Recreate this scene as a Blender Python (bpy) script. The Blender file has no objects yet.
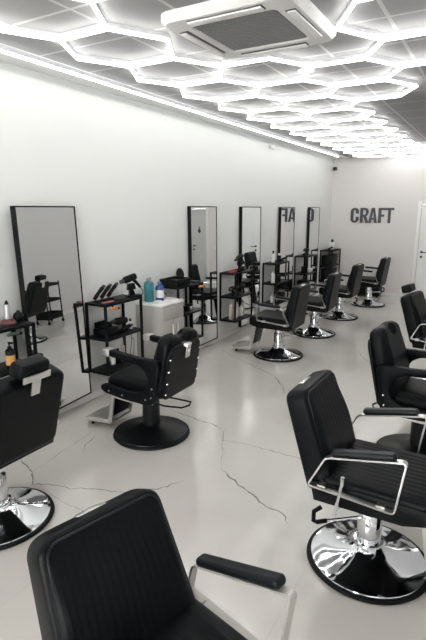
import bpy, bmesh, math, random
from mathutils import Vector, Matrix
random.seed(7)
COL = bpy.context.scene.collection
PI = math.pi
R = math.radians

# ------------------------------------------------------------------ materials
def mat(name, color, rough=.5, metal=0., spec=None, var=.0, scale=30., bump=0., emit=None, strength=0., trans=0., coat=0.):
    m = bpy.data.materials.new(name); m.use_nodes = True
    nt = m.node_tree; b = nt.nodes['Principled BSDF']
    b.inputs['Base Color'].default_value = (*color, 1)
    b.inputs['Roughness'].default_value = rough
    b.inputs['Metallic'].default_value = metal
    if spec is not None: b.inputs['Specular IOR Level'].default_value = spec
    if trans: b.inputs['Transmission Weight'].default_value = trans
    if coat: b.inputs['Coat Weight'].default_value = coat
    if emit:
        b.inputs['Emission Color'].default_value = (*emit, 1)
        b.inputs['Emission Strength'].default_value = strength
    if var or bump:
        tc = nt.nodes.new('ShaderNodeTexCoord')
        n = nt.nodes.new('ShaderNodeTexNoise'); n.inputs['Scale'].default_value = scale; n.inputs['Detail'].default_value = 4
        nt.links.new(tc.outputs['Object'], n.inputs['Vector'])
        if var:
            mx = nt.nodes.new('ShaderNodeMix'); mx.data_type = 'RGBA'
            mx.inputs[6].default_value = (*[c * (1 - var) for c in color], 1)
            mx.inputs[7].default_value = (*[min(1, c * (1 + var)) for c in color], 1)
            nt.links.new(n.outputs['Fac'], mx.inputs[0]); nt.links.new(mx.outputs[2], b.inputs['Base Color'])
        if bump:
            bp = nt.nodes.new('ShaderNodeBump'); bp.inputs['Strength'].default_value = bump; bp.inputs['Distance'].default_value = .002
            nt.links.new(n.outputs['Fac'], bp.inputs['Height']); nt.links.new(bp.outputs['Normal'], b.inputs['Normal'])
    return m

M = {}
M['leather'] = mat('black_leather', (.0018, .0030, .0040), .40, spec=.13, var=.15, scale=60, bump=.12)
M['piping'] = mat('black_piping', (.006, .007, .008), .3)
M['black_plastic'] = mat('black_plastic', (.003, .004, .005), .42, spec=.18, var=.1)
M['rubber'] = mat('black_rubber', (.003, .004, .0045), .55, spec=.18)
M['pad'] = mat('armrest_foam', (.006, .008, .010), .38, spec=.25)
M['chrome'] = mat('chrome', (.80, .82, .85), .07, 1.)
M['satin'] = mat('satin_steel', (.74, .73, .71), .28, 1., var=.05)
M['cream_metal'] = mat('painted_light_metal', (.50, .48, .45), .35, .3)
M['black_metal'] = mat('black_powder_coat', (.003, .004, .005), .45, .0, spec=.18, var=.1)
M['black_base'] = mat('black_base_paint', (.004, .005, .006), .35, spec=.25)
M['mirror'] = mat('mirror_silver', (.86, .875, .87), .012, 1.)
M['wall_left'] = mat('white_wall_paint', (.74, .755, .735), .7, var=.012, scale=3, bump=.05)
M['wall_back'] = mat('greige_wall_paint', (.69, .665, .65), .7, var=.012, scale=3, bump=.05)
M['wall_right'] = mat('pale_grey_wall_paint', (.68, .67, .67), .7, var=.012, scale=3, bump=.05)
M['white_trim'] = mat('white_trim', (.78, .78, .765), .4)
M['white_door'] = mat('white_door_paint', (.80, .81, .80), .4, var=.01)
M['grey_door'] = mat('pale_grey_door_paint', (.60, .605, .60), .45, var=.02)
M['sign'] = mat('slate_letter', (.045, .048, .062), .45)
M['ac_white'] = mat('ac_plastic', (.74, .74, .73), .42)
M['ac_grille'] = mat('ac_grille_grey', (.20, .20, .20), .6)
M['ac_slot'] = mat('ac_slot_dark', (.10, .10, .10), .6)
M['tube'] = mat('lit_tube', (.9, .9, .9), .4, emit=(1., .99, .97), strength=5.4)
M['alu'] = mat('aluminium_housing', (.62, .63, .65), .4, .2)
M['tube_soft'] = mat('lit_tube_soft', (.9, .9, .9), .4, emit=(.97, .985, 1.), strength=2.2)
M['cab_grey'] = mat('cabinet_grey', (.41, .397, .38), .5, var=.03)
M['cab_top'] = mat('white_ceramic', (.80, .80, .79), .2)
M['white_plastic'] = mat('white_plastic', (.75, .75, .73), .35)
M['cream_plastic'] = mat('cream_plastic', (.62, .54, .46), .4)
M['beige_plastic'] = mat('beige_plastic', (.55, .47, .42), .4)
M['amber'] = mat('amber_label', (.55, .28, .08), .5, var=.2, scale=40)
M['teal'] = mat('teal_liquid', (.03, .20, .24), .12, coat=.5)
M['blue'] = mat('deep_blue_liquid', (.015, .06, .25), .12, coat=.5)
M['clear_plastic'] = mat('clear_bottle_plastic', (.62, .72, .74), .12, trans=.5)
M['label'] = mat('white_paper_label', (.75, .76, .78), .6)
M['orange'] = mat('orange_plastic', (.62, .20, .05), .4)
M['red'] = mat('red_plastic', (.50, .05, .05), .4)
M['pink'] = mat('pink_plastic', (.55, .16, .17), .5)
M['maroon'] = mat('maroon_plastic', (.10, .03, .03), .45)
M['green'] = mat('dark_green_plastic', (.03, .06, .035), .4)
M['silver'] = mat('silver_plastic', (.5, .5, .5), .3, .6)
M['dark_glass'] = mat('smoked_panel', (.25, .26, .27), .25, .0, trans=.6)
M['camera_grey'] = mat('camera_dark', (.04, .04, .045), .4)

def pane_mat():
    m = bpy.data.materials.new('added_window_glass'); m.use_nodes = True; nt = m.node_tree; nt.nodes.clear(); N = nt.nodes.new; L = nt.links.new
    o = N('ShaderNodeOutputMaterial'); t = N('ShaderNodeBsdfTransparent'); g = N('ShaderNodeBsdfGlossy'); g.inputs['Roughness'].default_value = .01
    f = N('ShaderNodeFresnel'); f.inputs[0].default_value = 1.45; x = N('ShaderNodeMixShader')
    L(f.outputs[0], x.inputs[0]); L(t.outputs[0], x.inputs[1]); L(g.outputs[0], x.inputs[2]); L(x.outputs[0], o.inputs[0])
    return m
M['pane'] = pane_mat()
def floor_mat():
    m = bpy.data.materials.new('polished_porcelain'); m.use_nodes = True
    nt = m.node_tree; b = nt.nodes['Principled BSDF']; N = nt.nodes.new; L = nt.links.new
    g = N('ShaderNodeNewGeometry')
    n1 = N('ShaderNodeTexNoise'); n1.inputs['Scale'].default_value = .9; n1.inputs['Detail'].default_value = 6; n1.inputs['Distortion'].default_value = 1.2
    L(g.outputs['Position'], n1.inputs['Vector'])
    cr = N('ShaderNodeValToRGB'); cr.color_ramp.elements[0].color = (.565, .54, .505, 1); cr.color_ramp.elements[1].color = (.64, .615, .58, 1)
    cr.color_ramp.elements[0].position = .3; cr.color_ramp.elements[1].position = .7
    L(n1.outputs['Fac'], cr.inputs['Fac'])
    # faint tile joints of large format slabs
    sp = N('ShaderNodeSeparateXYZ'); L(g.outputs['Position'], sp.inputs[0])
    def joint(out, off, per):
        a = N('ShaderNodeMath'); a.operation = 'SUBTRACT'; L(out, a.inputs[0]); a.inputs[1].default_value = off
        p = N('ShaderNodeMath'); p.operation = 'PINGPONG'; L(a.outputs[0], p.inputs[0]); p.inputs[1].default_value = per / 2
        c = N('ShaderNodeMath'); c.operation = 'LESS_THAN'; L(p.outputs[0], c.inputs[0]); c.inputs[1].default_value = .0018
        return c
    j1 = joint(sp.outputs['X'], .33, 1.2); j2 = joint(sp.outputs['Y'], .47, 1.2)
    mx = N('ShaderNodeMath'); mx.operation = 'MAXIMUM'; L(j1.outputs[0], mx.inputs[0]); L(j2.outputs[0], mx.inputs[1])
    ml = N('ShaderNodeMath'); ml.operation = 'MULTIPLY'; L(mx.outputs[0], ml.inputs[0]); ml.inputs[1].default_value = .22
    mc = N('ShaderNodeMix'); mc.data_type = 'RGBA'; L(ml.outputs[0], mc.inputs[0]); L(cr.outputs['Color'], mc.inputs[6]); mc.inputs[7].default_value = (.3, .29, .28, 1)
    L(mc.outputs[2], b.inputs['Base Color'])
    n2 = N('ShaderNodeTexNoise'); n2.inputs['Scale'].default_value = 1.6; n2.inputs['Detail'].default_value = 3
    L(g.outputs['Position'], n2.inputs['Vector'])
    mr = N('ShaderNodeMapRange'); L(n2.outputs['Fac'], mr.inputs[0]); mr.inputs[3].default_value = .10; mr.inputs[4].default_value = .17
    L(mr.outputs[0], b.inputs['Roughness'])
    b.inputs['Specular IOR Level'].default_value = .6
    n3 = N('ShaderNodeTexNoise'); n3.inputs['Scale'].default_value = 2.2
    L(g.outputs['Position'], n3.inputs['Vector'])
    bp = N('ShaderNodeBump'); bp.inputs['Strength'].default_value = .08; bp.inputs['Distance'].default_value = .02
    L(n3.outputs['Fac'], bp.inputs['Height']); L(bp.outputs['Normal'], b.inputs['Normal'])
    return m
M['floor'] = floor_mat()
M['vein'] = mat('marble_vein', (.20, .195, .19), .16, spec=.6, var=.3, scale=14)
M['vein_faint'] = mat('marble_vein_faint', (.36, .35, .335), .16, spec=.6, var=.2, scale=14)

def ceiling_mat():
    m = bpy.data.materials.new('grey_ceiling_tiles'); m.use_nodes = True
    nt = m.node_tree; b = nt.nodes['Principled BSDF']; N = nt.nodes.new; L = nt.links.new
    g = N('ShaderNodeNewGeometry'); sp = N('ShaderNodeSeparateXYZ'); L(g.outputs['Position'], sp.inputs[0])
    def line(out, off):
        a = N('ShaderNodeMath'); a.operation = 'SUBTRACT'; L(out, a.inputs[0]); a.inputs[1].default_value = off
        p = N('ShaderNodeMath'); p.operation = 'PINGPONG'; L(a.outputs[0], p.inputs[0]); p.inputs[1].default_value = .255
        c = N('ShaderNodeMath'); c.operation = 'LESS_THAN'; L(p.outputs[0], c.inputs[0]); c.inputs[1].default_value = .012
        return c
    l1 = line(sp.outputs['X'], 1.2); l2 = line(sp.outputs['Y'], 3.78)
    mx = N('ShaderNodeMath'); mx.operation = 'MAXIMUM'; L(l1.outputs[0], mx.inputs[0]); L(l2.outputs[0], mx.inputs[1])
    n = N('ShaderNodeTexNoise'); n.inputs['Scale'].default_value = 90; L(g.outputs['Position'], n.inputs['Vector'])
    cr = N('ShaderNodeValToRGB'); cr.color_ramp.elements[0].color = (.215, .213, .211, 1); cr.color_ramp.elements[1].color = (.26, .258, .256, 1)
    L(n.outputs['Fac'], cr.inputs['Fac'])
    mc = N('ShaderNodeMix'); mc.data_type = 'RGBA'; L(mx.outputs[0], mc.inputs[0]); L(cr.outputs['Color'], mc.inputs[6]); mc.inputs[7].default_value = (.45, .45, .45, 1)
    wx = N('ShaderNodeMath'); wx.operation = 'LESS_THAN'; L(sp.outputs['X'], wx.inputs[0]); wx.inputs[1].default_value = .36   # tube glow along the left wall, painted white into the ceiling colour
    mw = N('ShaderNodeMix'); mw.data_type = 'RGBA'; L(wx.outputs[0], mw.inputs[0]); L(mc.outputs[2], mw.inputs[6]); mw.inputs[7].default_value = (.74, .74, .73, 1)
    L(mw.outputs[2], b.inputs['Base Color']); b.inputs['Roughness'].default_value = .55
    return m
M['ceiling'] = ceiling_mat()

# ------------------------------------------------------------------ mesh helpers
class MB:
    def __init__(s): s.v = []; s.f = []; s.mi = []; s.sm = []; s.cur = 0; s.smooth = True
    def add(s, vs, fs, smooth=None):
        o = len(s.v); s.v += [tuple(v) for v in vs]
        for f in fs:
            s.f.append([i + o for i in f]); s.mi.append(s.cur); s.sm.append(s.smooth if smooth is None else smooth)
        return s
    def box(s, x0, x1, y0, y1, z0, z1, bev=.0, mtx=None):
        bm = bmesh.new()
        bmesh.ops.create_cube(bm, size=1)
        for v in bm.verts: v.co = Vector(((x0 + x1) / 2 + v.co.x * (x1 - x0), (y0 + y1) / 2 + v.co.y * (y1 - y0), (z0 + z1) / 2 + v.co.z * (z1 - z0)))
        if bev: bmesh.ops.bevel(bm, geom=bm.edges[:], offset=bev, segments=2, affect='EDGES', profile=.5)
        bm.verts.index_update()
        vs = [(mtx @ v.co) if mtx else v.co.copy() for v in bm.verts]; fs = [[v.index for v in f.verts] for f in bm.faces]
        bm.free(); return s.add(vs, fs, False)
    def lathe(s, prof, c=(0, 0, 0), n=32, mtx=None, sx=1, sy=1):
        vs = []; fs = []; k = len(prof)
        for i in range(n):
            a = 2 * PI * i / n
            for r, z in prof:
                p = Vector((c[0] + r * sx * math.cos(a), c[1] + r * sy * math.sin(a), c[2] + z)); vs.append(mtx @ p if mtx else p)
        for i in range(n):
            j = (i + 1) % n
            for q in range(k - 1): fs.append([i * k + q, j * k + q, j * k + q + 1, i * k + q + 1])
        if prof[0][0] > 1e-5: fs.append([i * k for i in reversed(range(n))])
        if prof[-1][0] > 1e-5: fs.append([i * k + k - 1 for i in range(n)])
        return s.add(vs, fs)
    def tube(s, pts, r, n=8, closed=False, mtx=None):
        P = [Vector(p) for p in pts]; m = len(P); vs = []; fs = []; up = None
        for i in range(m):
            a = P[(i - 1) % m] if (closed or i > 0) else P[i]; b = P[(i + 1) % m] if (closed or i < m - 1) else P[i]
            t = (b - a).normalized()
            if up is None: up = Vector((0, 0, 1)) if abs(t.z) < .9 else Vector((1, 0, 0))
            u = (up - t * up.dot(t)).normalized(); w = t.cross(u); up = u
            rr = r[i] if isinstance(r, (list, tuple)) else r
            for q in range(n):
                an = 2 * PI * q / n; p = P[i] + (u * math.cos(an) + w * math.sin(an)) * rr; vs.append(mtx @ p if mtx else p)
        for i in range(m if closed else m - 1):
            j = (i + 1) % m
            for q in range(n): fs.append([i * n + q, i * n + (q + 1) % n, j * n + (q + 1) % n, j * n + q])
        if not closed: fs.append(list(reversed(range(n)))); fs.append([(m - 1) * n + q for q in range(n)])
        return s.add(vs, fs)
    def prism(s, poly, y0, y1, mtx=None, bev=.0):
        """polygon in x,z extruded along y"""
        bm = bmesh.new(); n = len(poly)
        a = [bm.verts.new((p[0], y0, p[1])) for p in poly]; b = [bm.verts.new((p[0], y1, p[1])) for p in poly]
        bm.faces.new(a); bm.faces.new(list(reversed(b)))
        for i in range(n): bm.faces.new([a[i], b[i], b[(i + 1) % n], a[(i + 1) % n]])
        bmesh.ops.recalc_face_normals(bm, faces=bm.faces[:])
        if bev:
            e = [e for e in bm.edges if abs(e.verts[0].co.y - e.verts[1].co.y) < 1e-6]
            bmesh.ops.bevel(bm, geom=e, offset=bev, segments=2, affect='EDGES', profile=.5)
        bmesh.ops.triangulate(bm, faces=[f for f in bm.faces if len(f.verts) > 4])
        bm.verts.index_update()
        vs = [(mtx @ v.co) if mtx else v.co.copy() for v in bm.verts]; fs = [[v.index for v in f.verts] for f in bm.faces]
        bm.free(); return s.add(vs, fs, False)
    def strap(s, pts, y, width, thick, closed=False, fil=.02, mtx=None):
        """flat bar of given width (along y) following a filleted polyline in x,z"""
        P = fillet([Vector((p[0], p[1])) for p in pts], fil, closed); m = len(P); vs = []; fs = []
        for i in range(m):
            a = P[(i - 1) % m] if (closed or i > 0) else P[i]; b = P[(i + 1) % m] if (closed or i < m - 1) else P[i]
            t = (b - a).normalized(); nn = Vector((-t.y, t.x)) * thick / 2
            for sg, yy in ((1, -1), (1, 1), (-1, 1), (-1, -1)):
                q = P[i] + nn * sg; p = Vector((q.x, y + yy * width / 2, q.y)); vs.append(mtx @ p if mtx else p)
        for i in range(m if closed else m - 1):
            j = (i + 1) % m
            for q in range(4): fs.append([i * 4 + q, i * 4 + (q + 1) % 4, j * 4 + (q + 1) % 4, j * 4 + q])
        if not closed: fs.append([3, 2, 1, 0]); fs.append([(m - 1) * 4 + q for q in range(4)])
        return s.add(vs, fs, False)
    def build(s, name, mats, parent=None):
        me = bpy.data.meshes.new(name)
        me.from_pydata(s.v, [], s.f)
        for m in (mats if isinstance(mats, (list, tuple)) else [mats]): me.materials.append(m)
        for p, mi, sm in zip(me.polygons, s.mi, s.sm): p.material_index = mi; p.use_smooth = sm
        bm = bmesh.new(); bm.from_mesh(me); bmesh.ops.recalc_face_normals(bm, faces=bm.faces[:]); bm.to_mesh(me); bm.free()
        try: me.set_sharp_from_angle(angle=R(42))
        except Exception: pass
        me.update()
        o = bpy.data.objects.new(name, me); COL.objects.link(o)
        if parent: o.parent = parent
        return o

def fillet(P, r, closed):
    if r <= 0: return P
    out = []; m = len(P)
    for i in range(m):
        if not closed and i in (0, m - 1): out.append(P[i]); continue
        a, b, c = P[(i - 1) % m], P[i], P[(i + 1) % m]
        d1 = (a - b); d2 = (c - b); q = min(r, d1.length * .45, d2.length * .45)
        p1 = b + d1.normalized() * q; p2 = b + d2.normalized() * q
        for k in range(6):
            t = k / 5; out.append(p1 * (1 - t) ** 2 + b * 2 * t * (1 - t) + p2 * t * t)
    return out

def cushion(mb, mtx, Wb, Wt, H, D, rc=.06, rd=.03, pleats=0, crown=.0, lumbar=0., nlev=30, Dt=None, notch=None, margin=.05, pd=.0028):
    """rounded upholstered block. local u = width, v = along 0..H, d = depth 0..D (front at +D). Half-widths Wb (v=0) to Wt (v=H)."""
    Dt = Dt or D
    lev = []
    for i in range(9): lev.append(rc * (1 - math.cos(i / 8 * PI / 2)))
    lv = lev + [rc + (H - 2 * rc) * i / nlev for i in range(1, nlev)] + [H - q for q in reversed(lev)]
    nf = 72; ring = None; vs = []; fs = []
    for v in lv:
        t = v / H; W = Wb + (Wt - Wb) * t; dd = D + (Dt - D) * t
        dz = min(v, H - v)
        iw = rc - math.sqrt(max(0, rc * rc - max(0, rc - dz) ** 2)) if dz < rc else 0
        idp = rd - math.sqrt(max(0, rd * rd - max(0, rd - dz) ** 2)) if dz < rd else 0
        w = max(W - iw, .004); q = max(dd / 2 - idp, .004); r = min(rd, w * .9, q * .95)
        pts = []
        front = [(-w + r + (2 * w - 2 * r) * k / nf, q) for k in range(nf + 1)]
        def arc(cx, cy, a0): return [(cx + r * math.cos(a0 - PI / 2 * k / 5), cy + r * math.sin(a0 - PI / 2 * k / 5)) for k in range(1, 5)]
        pts += front + arc(w - r, q - r, PI / 2) + [(w, q - r), (w, -q + r)] + arc(w - r, -q + r, 0)
        nb = 12
        pts += [(w - r - (2 * w - 2 * r) * k / nb, -q) for k in range(nb + 1)] + arc(-w + r, -q + r, -PI / 2) + [(-w, -q + r), (-w, q - r)] + arc(-w + r, q - r, PI)
        for k, (u, d) in enumerate(pts):
            if k <= nf:
                edge = min(1, max(0, (W - abs(u) - .01) / margin)) * min(1, max(0, (dz - .01) / margin))
                d += crown * edge + lumbar * math.sin(PI * t) ** 2 * min(1, edge * 1.5)
                if pleats:
                    sp = 2 * (W - margin) / pleats; x = (u + W - margin) / sp
                    if -.01 < x < pleats + .01 and dz > margin * .9:
                        ds = abs(x - round(x)) * sp; d -= pd * math.exp(-(ds / .006) ** 2)
            vv = v
            if notch and v > H - notch[1] * 1.3:
                g = math.exp(-((u / notch[0]) ** 4)); vv = v - notch[1] * g * min(1, (v - (H - notch[1] * 1.3)) / (notch[1] * .6))
            vs.append(mtx @ Vector((u, vv, d + D / 2)))
    k = len(vs) // len(lv)
    for i in range(len(lv) - 1):
        for j in range(k): fs.append([i * k + j, i * k + (j + 1) % k, (i + 1) * k + (j + 1) % k, (i + 1) * k + j])
    fs.append(list(range(k))); fs.append([(len(lv) - 1) * k + j for j in range(k)])
    mb.add(vs, fs, True)
    return mb

def frame_mtx(org, u, v, d):
    u, v, d = Vector(u), Vector(v).normalized(), Vector(d).normalized()
    return Matrix(((u.x, v.x, d.x, org[0]), (u.y, v.y, d.y, org[1]), (u.z, v.z, d.z, org[2]), (0, 0, 0, 1)))

def tag(o, label=None, cat=None, group=None, kind=None):
    if label: o['label'] = label
    if cat: o['category'] = cat
    if group: o['group'] = group
    if kind: o['kind'] = kind
    return o
def empty(name, loc=(0, 0, 0), rz=0.):
    o = bpy.data.objects.new(name, None); o.empty_display_size = .05; COL.objects.link(o)
    o.location = loc; o.rotation_euler = (0, 0, rz); return o
def thing(name, label, cat, loc=(0, 0, 0), rz=0., group=None): return tag(empty(name, loc, rz), label, cat, group)
KIDS = {}
def copy_tree(o, parent=None):
    c = o.copy(); COL.objects.link(c)
    if parent: c.parent = parent
    for ch in [x for x in bpy.data.objects if x.parent == o]: copy_tree(ch, c)
    return c
def struct(o): o['kind'] = 'structure'; return o

# ------------------------------------------------------------------ room shell
W, YB, YF, H = 4.05, 11.30, -3.6, 3.0
def vein_ribbon(mb, pts, w):
    P = []
    for a, b in zip(pts, pts[1:]):
        n = max(2, int(math.hypot(b[0] - a[0], b[1] - a[1]) / .035))
        for k in range(n):
            t = k / n; P.append(Vector((a[0] + (b[0] - a[0]) * t + random.uniform(-.010, .010), a[1] + (b[1] - a[1]) * t + random.uniform(-.010, .010))))
    P.append(Vector(pts[-1])); vs = []; fs = []
    for i, p in enumerate(P):
        a = P[max(0, i - 1)]; b = P[min(len(P) - 1, i + 1)]; t = (b - a).normalized(); n = Vector((-t.y, t.x))
        ww = w * random.uniform(.35, 1.3) * (min(1, i / 3) * .8 + .2) * (min(1, (len(P) - 1 - i) / 4) * .85 + .15)
        vs += [(p.x + n.x * ww, p.y + n.y * ww, .0006), (p.x - n.x * ww, p.y - n.y * ww, .0006)]
    for i in range(len(P) - 1): fs.append([2 * i, 2 * i + 1, 2 * i + 3, 2 * i + 2])
    mb.add(vs, fs, False)
fl = MB(); fl.box(-.1, W + .1, YF - .1, YB + .1, -.08, 0)
fl.cur = 1
for pts, w in [([(.85, 3.62), (.96, 3.6), (1.22, 3.55), (1.38, 3.54), (1.56, 3.48)], .005), ([(1.53, 3.46), (1.61, 3.3), (1.79, 3.35), (2.0, 3.34), (2.26, 3.35), (2.52, 3.35)], .0045),
               ([(1.81, 2.92), (1.95, 2.82), (2.11, 2.74), (2.25, 2.66), (2.43, 2.61), (2.51, 2.53)], .0062), ([(1.34, 5.03), (1.58, 4.72), (1.66, 4.56)], .006),
               ([(.37, 2.25), (.64, 2.15), (.77, 2.04), (.87, 2.1), (1.05, 2.14), (1.24, 2.24), (1.4, 2.29), (1.58, 2.44), (1.68, 2.63)], .0048), ([(.61, 2.84), (.67, 2.68), (.75, 2.56)], .004)]:
    vein_ribbon(fl, pts, w)
fl.cur = 2
for pts, w in [([(.23, 5.69), (.88, 5.29), (1.34, 5.03)], .006), ([(.88, 2.02), (1.11, 2.0), (1.34, 2.0), (1.65, 1.97)], .003), ([(.53, 2.95), (.61, 2.84)], .004),
               ([(1.61, 3.3), (1.72, 3.12), (1.81, 2.92)], .003), ([(1.9, 6.6), (2.1, 6.2), (2.5, 5.9), (2.7, 5.3)], .006), ([(.64, 2.15), (.60, 2.45), (.53, 2.95)], .003), ([(2.0, 1.9), (2.3, 1.6), (2.35, 1.3)], .004),
               ([(2.3, 8.6), (2.6, 8.2), (3.1, 8.1)], .007), ([(3.3, 2.9), (3.6, 3.1), (3.9, 3.0)], .004), ([(3.2, 5.0), (3.0, 4.8), (2.9, 4.6)], .004)]:
    vein_ribbon(fl, pts, w)
struct(fl.build('floor', [M['floor'], M['vein'], M['vein_faint']]))
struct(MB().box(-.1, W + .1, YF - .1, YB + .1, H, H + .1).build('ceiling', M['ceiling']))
struct(MB().box(-.15, 0, YF, YB + .15, 0, H).build('wall_left', M['wall_left']))
struct(MB().box(W, W + .15, YF, YB + .15, 0, H).build('wall_right', M['wall_right']))
fw = MB(); WX0, WX1, WZ0, WZ1 = .45, 3.75, .12, 2.65
fw.box(-.1, WX0, YF - .15, YF, 0, H); fw.box(WX1, W + .1, YF - .15, YF, 0, H); fw.box(WX0, WX1, YF - .15, YF, 0, WZ0); fw.box(WX0, WX1, YF - .15, YF, WZ1, H)
struct(fw.build('wall_front', M['wall_left']))
wf = MB()
for x in (WX0, WX0 + 1.08, WX0 + 2.16, WX1 - .06): wf.box(x, x + .06, YF - .11, YF - .05, WZ0, WZ1)
wf.box(WX0, WX1, YF - .11, YF - .05, WZ0, WZ0 + .06); wf.box(WX0, WX1, YF - .11, YF - .05, WZ1 - .06, WZ1)
win = struct(wf.build('added_window_1', M['black_metal']))  # assumed shopfront window behind the camera, added to bring in daylight
wg = MB(); wg.box(WX0 + .05, WX1 - .05, YF - .084, YF - .078, WZ0 + .05, WZ1 - .05); wg.build('added_window_pane', M['pane'], win)
# back wall with two door openings
D1 = (1.93, 2.78, 2.0); D2 = (3.46, 4.0, 1.98)
bw = MB(); bw.box(0, D1[0], YB, YB + .15, 0, H); bw.box(D1[1], D2[0], YB, YB + .15, 0, H); bw.box(D2[1], W, YB, YB + .15, 0, H)
bw.box(D1[0], D1[1], YB, YB + .15, D1[2], H); bw.box(D2[0], D2[1], YB, YB + .15, D2[2], H)
struct(bw.build('wall_back', M['wall_back']))
bb = MB(); bb.box(.0, .014, YF + .02, YB, 0, .07, .003); struct(bb.build('baseboard_left', M['white_trim']))
bb = MB(); bb.box(.014, D1[0] - .07, YB - .014, YB, 0, .06, .003); bb.box(D1[1] + .07, D2[0] - .07, YB - .014, YB, 0, .06, .003); struct(bb.build('baseboard_back', M['white_trim']))
bb = MB(); bb.box(W - .014, W, YF + .02, YB - .02, 0, .07, .003); struct(bb.build('baseboard_right', M['white_trim']))
def door(name, d, m, rec, handle_side, panels):
    x0, x1, zt = d
    o = MB()
    o.box(x0 + .003, x1 - .003, YB + rec, YB + rec + .04, .004, zt - .003)
    for (a, b) in panels:                                    # raised mouldings of the door leaf
        xa, xb = x0 + .13, x1 - .13
        for q in ((xa, xb, a, a + .025), (xa, xb, b - .025, b), (xa, xa + .025, a, b), (xb - .025, xb, a, b)):
            o.box(q[0], q[1], YB + rec - .010, YB + rec + .002, q[2], q[3], .003)
    o = struct(o.build(name, m))
    c = MB()
    for q in ((x0 - .07, x0, 0, zt + .07), (x1, min(x1 + .07, W - .001), 0, zt + .07), (x0, x1, zt, zt + .07)):
        c.box(q[0], q[1], YB - .018, YB + .02, q[2], q[3], .004)
    c.build('door_casing', M['white_trim'], o)
    hx = x0 + .075 if handle_side < 0 else x1 - .075
    h = MB(); y = YB + rec
    for z in (1.0, .90): h.lathe([(0, 0), (.026, 0), (.026, .008), (0, .008)], mtx=Matrix.Translation((hx, y, z)) @ Matrix.Rotation(PI / 2, 4, 'X'), n=20)
    h.tube([(hx, y, 1.0), (hx, y - .05, 1.0), (hx - handle_side * .02, y - .055, 1.0), (hx - handle_side * .12, y - .055, 1.0)], .009)
    h.build('door_handle', M['camera_grey'], o)
    return o
door('door_1', D1, M['white_door'], .012, -1, [(.18, .80), (.95, 1.84)])
d2 = door('door_2', D2, M['grey_door'], .10, 1, [(.15, .52)])
# pictogram plate on the second door: a small black standing figure
pg = MB(); px, pz, py = 3.74, 1.42, YB + .10
pg.lathe([(0, 0), (.021, 0), (.021, .004), (0, .004)], mtx=Matrix.Translation((px, py, pz + .075)) @ Matrix.Rotation(PI / 2, 4, 'X'), n=20)
pg.prism([(px - .022, pz + .045), (px + .022, pz + .045), (px + .05, pz - .05), (px + .02, pz - .05), (px + .02, pz - .085), (px - .02, pz - .085), (px - .02, pz - .05), (px - .05, pz - .05)], py - .004, py)
pg.build('pictogram', M['camera_grey'], d2)

# ------------------------------------------------------------------ wall lettering
def letter(name, label, outer, holes, ox):
    """outlines in a 0..1 box; extruded metal letter standing off the back wall"""
    Hh = .325; z0 = 1.60; cu = bpy.data.curves.new(name, 'CURVE'); cu.dimensions = '2D'; cu.fill_mode = 'BOTH'; cu.extrude = .010
    for poly in [outer] + holes:
        sp = cu.splines.new('POLY'); sp.points.add(len(poly) - 1); sp.use_cyclic_u = True
        for p, (a, b) in zip(sp.points, poly): p.co = (a * Hh, b * Hh, 0, 1)
    tmp = bpy.data.objects.new('tmp', cu); COL.objects.link(tmp)
    me = bpy.data.meshes.new_from_object(tmp.evaluated_get(bpy.context.evaluated_depsgraph_get()))
    bpy.data.objects.remove(tmp); me.name = name; me.materials.clear(); me.materials.append(M['sign'])
    o = bpy.data.objects.new(name, me); COL.objects.link(o); o.location = (ox, YB - .0105, z0); o.rotation_euler = (PI / 2, 0, 0)
    return tag(o, label, 'letter', 'raised letters of the wall sign')
def rrect(x0, x1, y0, y1, r):
    out = []
    for cx, cy, a in ((x1 - r, y1 - r, 0), (x0 + r, y1 - r, 90), (x0 + r, y0 + r, 180), (x1 - r, y0 + r, 270)):
        for k in range(7): q = R(a + k * 15); out.append((cx + r * math.cos(q), cy + r * math.sin(q)))
    return out
def arcp(cx, cy, rx, ry, a0, a1, n=8): return [(cx + rx * math.cos(R(a0 + (a1 - a0) * k / n)), cy + ry * math.sin(R(a0 + (a1 - a0) * k / n))) for k in range(n + 1)]
s = .19
Cpoly = [(.55, .62), (.55, .80)] + arcp(.275, .775, .275, .225, 0, 180)[0:] + arcp(.275, .225, .275, .225, 180, 360) + [(.55, .40), (.55 - s, .40)] + \
        arcp(.275, .235, .275 - s, .105, 360, 180, 6) + arcp(.275, .765, .275 - s, .105, 180, 0, 6) + [(.55 - s, .62)]
Rpoly = [(0, 0), (s, 0), (s, .40), (.24, .40), (.39, 0), (.575, 0), (.41, .44), (.50, .53)] + arcp(.33, .735, .225, .265, -28, 90, 8) + [(0, 1)]
Rhole = [(s, .54), (s, .86), (.30, .86)] + arcp(.30, .70, .085, .16, 80, -80, 6) + [(.30, .54)]
Apoly = [(0, 0), (.175, 0), (.205, .20), (.375, .20), (.405, 0), (.58, 0), (.39, 1), (.19, 1)]
Ahole = [(.228, .34), (.29, .80), (.352, .34)]
Fpoly = [(0, 0), (s, 0), (s, .41), (.39, .41), (.39, .56), (s, .56), (s, .85), (.43, .85), (.43, 1), (0, 1)]
Tpoly = [(.20, 0), (.375, 0), (.375, .85), (.575, .85), (.575, 1), (0, 1), (0, .85), (.20, .85)]
letter('sign_letter', 'dark slate letter C, first of the five raised letters on the far wall', Cpoly, [], .455)
letter('sign_letter', 'dark slate letter R between the C and the A on the far wall', Rpoly, [Rhole], .665)
letter('sign_letter', 'dark slate letter A, middle letter of the wall sign', Apoly, [Ahole], .850)
letter('sign_letter', 'dark slate letter F between the A and the T on the far wall', Fpoly, [], 1.058)
letter('sign_letter', 'dark slate letter T, last of the five raised letters on the far wall', Tpoly, [], 1.197)

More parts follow.
